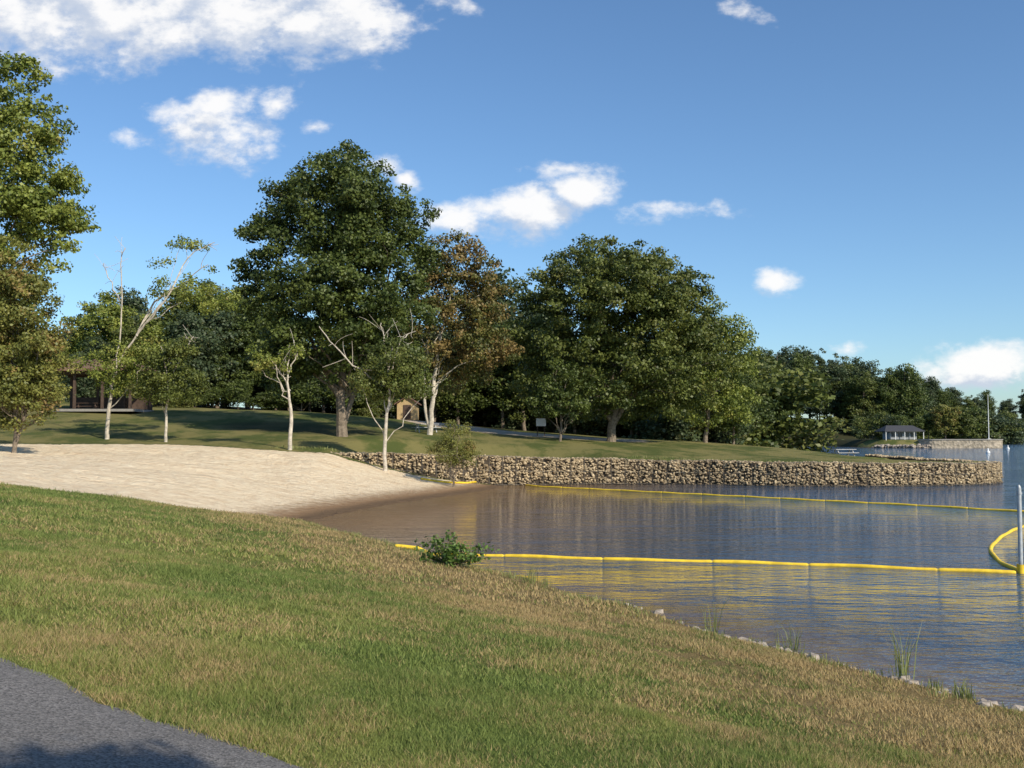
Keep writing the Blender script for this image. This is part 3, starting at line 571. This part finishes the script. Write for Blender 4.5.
def picnic(name,x,y,rot,m):
    e_=empty(name,(x,y,H1(x,y))); e_.rotation_euler=(0,0,rot)
    ac=Acc(); 
    for i in range(5): ac.box((0,-.34+.17*i,.76),(2.2,.15,.05),0)
    ac.out('top',[m],parent=e_)
    for sgn in (-1,1):
        ac=Acc(); ac.box((0,sgn*.7,.45),(2.2,.26,.05),0); ac.out('bench',[m],parent=e_)
    ac=Acc()
    for xx in (-.8,.8):
        for sgn in (-1,1): ac.box((xx,sgn*.38,.37),(.08,.09,.85),0,rx=sgn*.5)
        ac.box((xx,0,.42),(.07,1.5,.09),0)
    ac.out('legs',[m],parent=e_)
m_bench=simple('weathered_wood_mat',(.42,.42,.42),.8,.15,5)
picnic('picnic_table',at(843,96),96,.3,m_bench); picnic('picnic_table',gx-1,gy-.3,0,m_wood); picnic('picnic_table',at(415,92)+1,92,.4,m_bench)
ac=Acc(); rr2=np.random.default_rng(2); a=np.arange(14)/14*6.28; V,Fq=stones(np.stack([np.cos(a)*.7,np.sin(a)*.7,a*0+.12],1),rr2.uniform(.16,.24,14),rr2); ac.add(V,Fq,0,.6); x=at(527,80); ac.out('fire_ring',[m_rock],loc=(x,80,H1(x,80)))
x=at(408,114); z0=H1(x,114); cab=empty('tan_cabin',(x,114,z0)); m_tan=simple('tan_siding_mat',(.48,.35,.18),.8,.1)
ac=Acc(); ac.box((0,0,.9),(2.2,2.2,1.8),0); ac.add([(-1.1,-1.1,1.8),(1.1,-1.1,1.8),(0,-1.1,2.5)],[(0,1,2)],0); ac.out('walls',[m_tan],parent=cab)
ac=Acc(); 
for sgn in (-1,1): ac.add([(0,-1.4,2.65),(0,1.4,2.65),(sgn*1.4,1.4,1.75),(sgn*1.4,-1.4,1.75),(0,-1.4,2.55),(0,1.4,2.55),(sgn*1.4,1.4,1.65),(sgn*1.4,-1.4,1.65)],[(0,1,2,3),(4,5,6,7),(0,3,7,4),(1,2,6,5),(3,2,6,7)],0)
ac.out('roof',[m_roof],parent=cab); ac=Acc(); ac.box((0,-1.12,.85),(.85,.06,1.6),0); ac.out('door',[m_wood],parent=cab)
x=at(541,100); ac=Acc(); ac.box((-.35,0,.8),(.08,.08,1.6),1); ac.box((.35,0,.8),(.08,.08,1.6),1); ac.box((0,-.06,1.35),(.95,.04,.75),0); ac.out('park_sign',[m_white,m_wood],loc=(x,100,H1(x,100)))
# ---------------------------------------------------------------- distant boathouse, breakwater, mast
k=310; x=at(899,k); z0=H1(x,k)+.1; bh=empty('boathouse',(x,k,z0))
m_glass=simple('window_mat',(.04,.05,.06),.15,.1); m_droof=simple('dark_roof_mat',(.06,.06,.065),.7,.2); m_grey=simple('grey_siding_mat',(.30,.31,.32),.7,.1)
ac=Acc(); ac.box((0,0,1.2),(8,6,2.4),0); ac.out('walls',[m_grey],parent=bh)
ac=Acc(); ac.add([(-6,-4.5,2.5),(6,-4.5,2.5),(6,4.5,2.5),(-6,4.5,2.5),(-4,0,4.2),(4,0,4.2),(-6,-4.5,2.3),(6,-4.5,2.3),(6,4.5,2.3),(-6,4.5,2.3)],[(0,1,5,4),(2,3,4,5),(6,7,1,0),(7,8,2,1),(8,9,3,2),(9,6,0,3),(9,8,7,6)],0); ac.add([(6,-4.5,2.5),(6,4.5,2.5),(4,0,4.2)],[(0,1,2)],0); ac.add([(-6,4.5,2.5),(-6,-4.5,2.5),(-4,0,4.2)],[(0,1,2)],0); ac.out('roof',[m_droof],parent=bh)
ac=Acc(); 
for q in (-2.9,-1.0,1.0,2.9): ac.box((q,-3.02,1.3),(1.4,.06,1.3),0)
ac.out('windows',[m_glass],parent=bh)
ac=Acc()
for q in (-5.6,-2.8,0,2.8,5.6): ac.box((q,-4.2,.65),(.16,.16,3.3),0)
ac.out('porch_posts',[m_white],parent=bh)
m_bw,N=mat('breakwater_mat'); o=N.new('ShaderNodeTexCoord').outputs['Object']; br=N.new('ShaderNodeTexVoronoi',{'Vector':o,'Scale':1.6}); n=N.noise(o,.8,5)
c=N.mix(N.new('ShaderNodeSeparateColor',{0:br.outputs['Color']}).outputs[0],(.26,.22,.165),(.46,.39,.30)); b=princ(N,c,.9,.2,br.outputs['Distance'],.8,.2); N.l.new(b.outputs[0],N.o.inputs[0])
ac=Acc(); P_=smooth_poly([(119,300),(120,297.5),(122,296),(130,296),(139,296),(142.5,299),(141.5,306),(141,312)],5); 
for m_,z0_,z1_,wd_ in ((0,-1,2.35,3.2),(1,2.35,2.6,3.5)):
    Tg=np.gradient(P_,axis=0); Tg/=np.linalg.norm(Tg,axis=1)[:,None]; Nl=np.stack([-Tg[:,1],Tg[:,0]],1)
    a=P_-Nl*.6*(wd_-2.6); b=P_+Nl*wd_*.9; n=len(P_)
    V=np.stack([np.c_[a,np.full(n,z0_)],np.c_[a,np.full(n,z1_)],np.c_[b,np.full(n,z1_)],np.c_[b,np.full(n,z0_)]],1).reshape(-1,3)
    i=np.arange(n-1)[:,None]*4; j=np.arange(4)[None]; ac.add(V,np.stack([i+j,i+(j+1)%4,i+4+(j+1)%4,i+4+j],-1).reshape(-1,4),m_)
ac.out('stone_breakwater',[m_bw,m_slab])
n=160; q=R.random(n); pr_=np.array([(107,303),(114,298),(120,296.5)]); Cn=np.stack([np.interp(q,[0,.5,1],pr_[:,0])+R.normal(0,.5,n),np.interp(q,[0,.5,1],pr_[:,1])+R.normal(0,.6,n),R.uniform(0,.8,n)],1); V,Fq=stones(Cn,R.uniform(.3,.7,n),R,.7); ac=Acc(); ac.add(V,Fq,0); ac.out('spit_rocks',[m_rock])
x=at(990,303); ac=Acc(); ac.tube([(0,0,-.2),(0,0,6),(0,0,13)],[.13,.11,.06],10); ac.tube([(0,0,12.9),(0,0,13.0),(0,0,13.2)],[.12,.16,.02],8); ac.box((0,0,.05),(1,1,.3)); ac.out('flagpole',[m_white],loc=(x-1,302,2.5))
# ---------------------------------------------------------------- world / sun / clouds
el=math.radians(35); azv=Vector((.68,-.733,0)).normalized(); sund=Vector((azv.x*math.cos(el),azv.y*math.cos(el),math.sin(el)))
wd=bpy.data.worlds.new('World'); scene.world=wd; wd.use_nodes=True; wd.node_tree.nodes.clear(); N=NT(wd.node_tree)
sky=N.new('ShaderNodeTexSky',sky_type='NISHITA',sun_disc=False,sun_elevation=el,sun_rotation=math.atan2(azv.x,azv.y),altitude=200,air_density=1.0,dust_density=.6,ozone_density=2.6)
gen_=N.new('ShaderNodeTexCoord').outputs['Generated']; sp=N.new('ShaderNodeSeparateXYZ',{0:gen_})
yy=N.math('MAXIMUM',sp.outputs[1],.05); aa=N.math('DIVIDE',sp.outputs[0],yy); bb=N.math('DIVIDE',sp.outputs[2],yy)
clouds=[(150,-6,270,74,1.7),(335,22,90,38,1.3),(208,122,66,40,.95),(278,105,24,17,.85),(125,138,36,13,.45),(388,166,20,13,.95),(408,180,18,12,.9),(458,220,32,18,1.05),(520,212,62,26,1.2),(584,192,34,20,1.2),(562,168,60,9,.5),(675,210,46,11,.5),(778,283,21,12,.7),(985,368,60,24,1.2),(848,350,18,9,.6),(315,127,22,7,.5),(62,70,30,9,.5),(740,8,24,12,.35),(468,10,22,11,.4)]
grp=bpy.data.node_groups.new('cloud_density','ShaderNodeTree')
grp.interface.new_socket('A',in_out='INPUT',socket_type='NodeSocketFloat'); grp.interface.new_socket('B',in_out='INPUT',socket_type='NodeSocketFloat'); grp.interface.new_socket('D',in_out='OUTPUT',socket_type='NodeSocketFloat')
g=NT(grp); gi=g.n.new('NodeGroupInput'); go=g.n.new('NodeGroupOutput')
best=None
for (px,py,hw,hh,am) in clouds:
    v=W(px,py,1.0); ca,cb=v[0]/v[1],(v[2]-CAMZ)/v[1]
    da=g.math('MULTIPLY_ADD',gi.outputs[0],F/hw,-float(ca)*F/hw); dbb=g.math('MULTIPLY_ADD',gi.outputs[1],F/hh,-float(cb)*F/hh)
    q=g.math('SQRT',g.math('ADD',g.math('MULTIPLY',da,da),g.math('MULTIPLY',dbb,dbb)))
    e=g.math('MULTIPLY_ADD',q,-am,1.2*am)
    best=e if best is None else g.math('SMOOTH_MAX',best,e,.15)
cv=g.new('ShaderNodeCombineXYZ',{0:gi.outputs[0],1:g.math('MULTIPLY',gi.outputs[1],1.5),2:.37}).outputs[0]
n1=g.noise(cv,18,9,.62)
best=g.math('MINIMUM',best,1.15)
D=g.math('ADD',best,g.math('MULTIPLY_ADD',n1,3.0,-1.5))
g.l.new(D,go.inputs[0])
def dens(a,b):
    nd=N.n.new('ShaderNodeGroup'); nd.node_tree=grp; N.l.new(a,nd.inputs[0]); N.l.new(b,nd.inputs[1]); return nd.outputs[0]
D0=dens(aa,bb); D1=dens(N.math('ADD',aa,.010),N.math('ADD',bb,.020))
al=N.math('MULTIPLY',N.ss(D0,.05,1.0),N.math('GREATER_THAN',sp.outputs[1],.06))
lt_=N.ss(N.math('SUBTRACT',D0,D1),-.5,.4)
cc=N.mix(lt_,(4.6,5.1,6.0),(7.8,7.7,7.6))
skyc=N.mix(1.0,sky.outputs[0],(.80,.99,1.13),'MULTIPLY')
col=N.mix(N.math('MULTIPLY',al,.94),skyc,cc)
bg=N.new('ShaderNodeBackground',{'Color':col,'Strength':.132}); wo=N.n.new('ShaderNodeOutputWorld'); N.l.new(bg.outputs[0],wo.inputs[0])
sl=bpy.data.lights.new('sun','SUN'); sl.energy=5.0; sl.angle=math.radians(.53); sl.color=(1,.91,.75)
so=bpy.data.objects.new('sun',sl); so.rotation_euler=sund.to_track_quat('Z','Y').to_euler(); so.location=(30,-40,60); scene.collection.objects.link(so)
# ---------------------------------------------------------------- camera
cd=bpy.data.cameras.new('camera'); cam=bpy.data.objects.new('camera',cd); scene.collection.objects.link(cam)
cd.sensor_width=36; cd.lens=36; cd.clip_end=12000; cd.clip_start=.1
cam.location=(0,0,CAMZ); cam.rotation_euler=(math.pi/2+TH,0,0); scene.camera=cam
scene.view_settings.view_transform='Standard'; scene.view_settings.look='None'; scene.view_settings.exposure=0
print('verts',sum(len(m.vertices) for m in bpy.data.meshes))
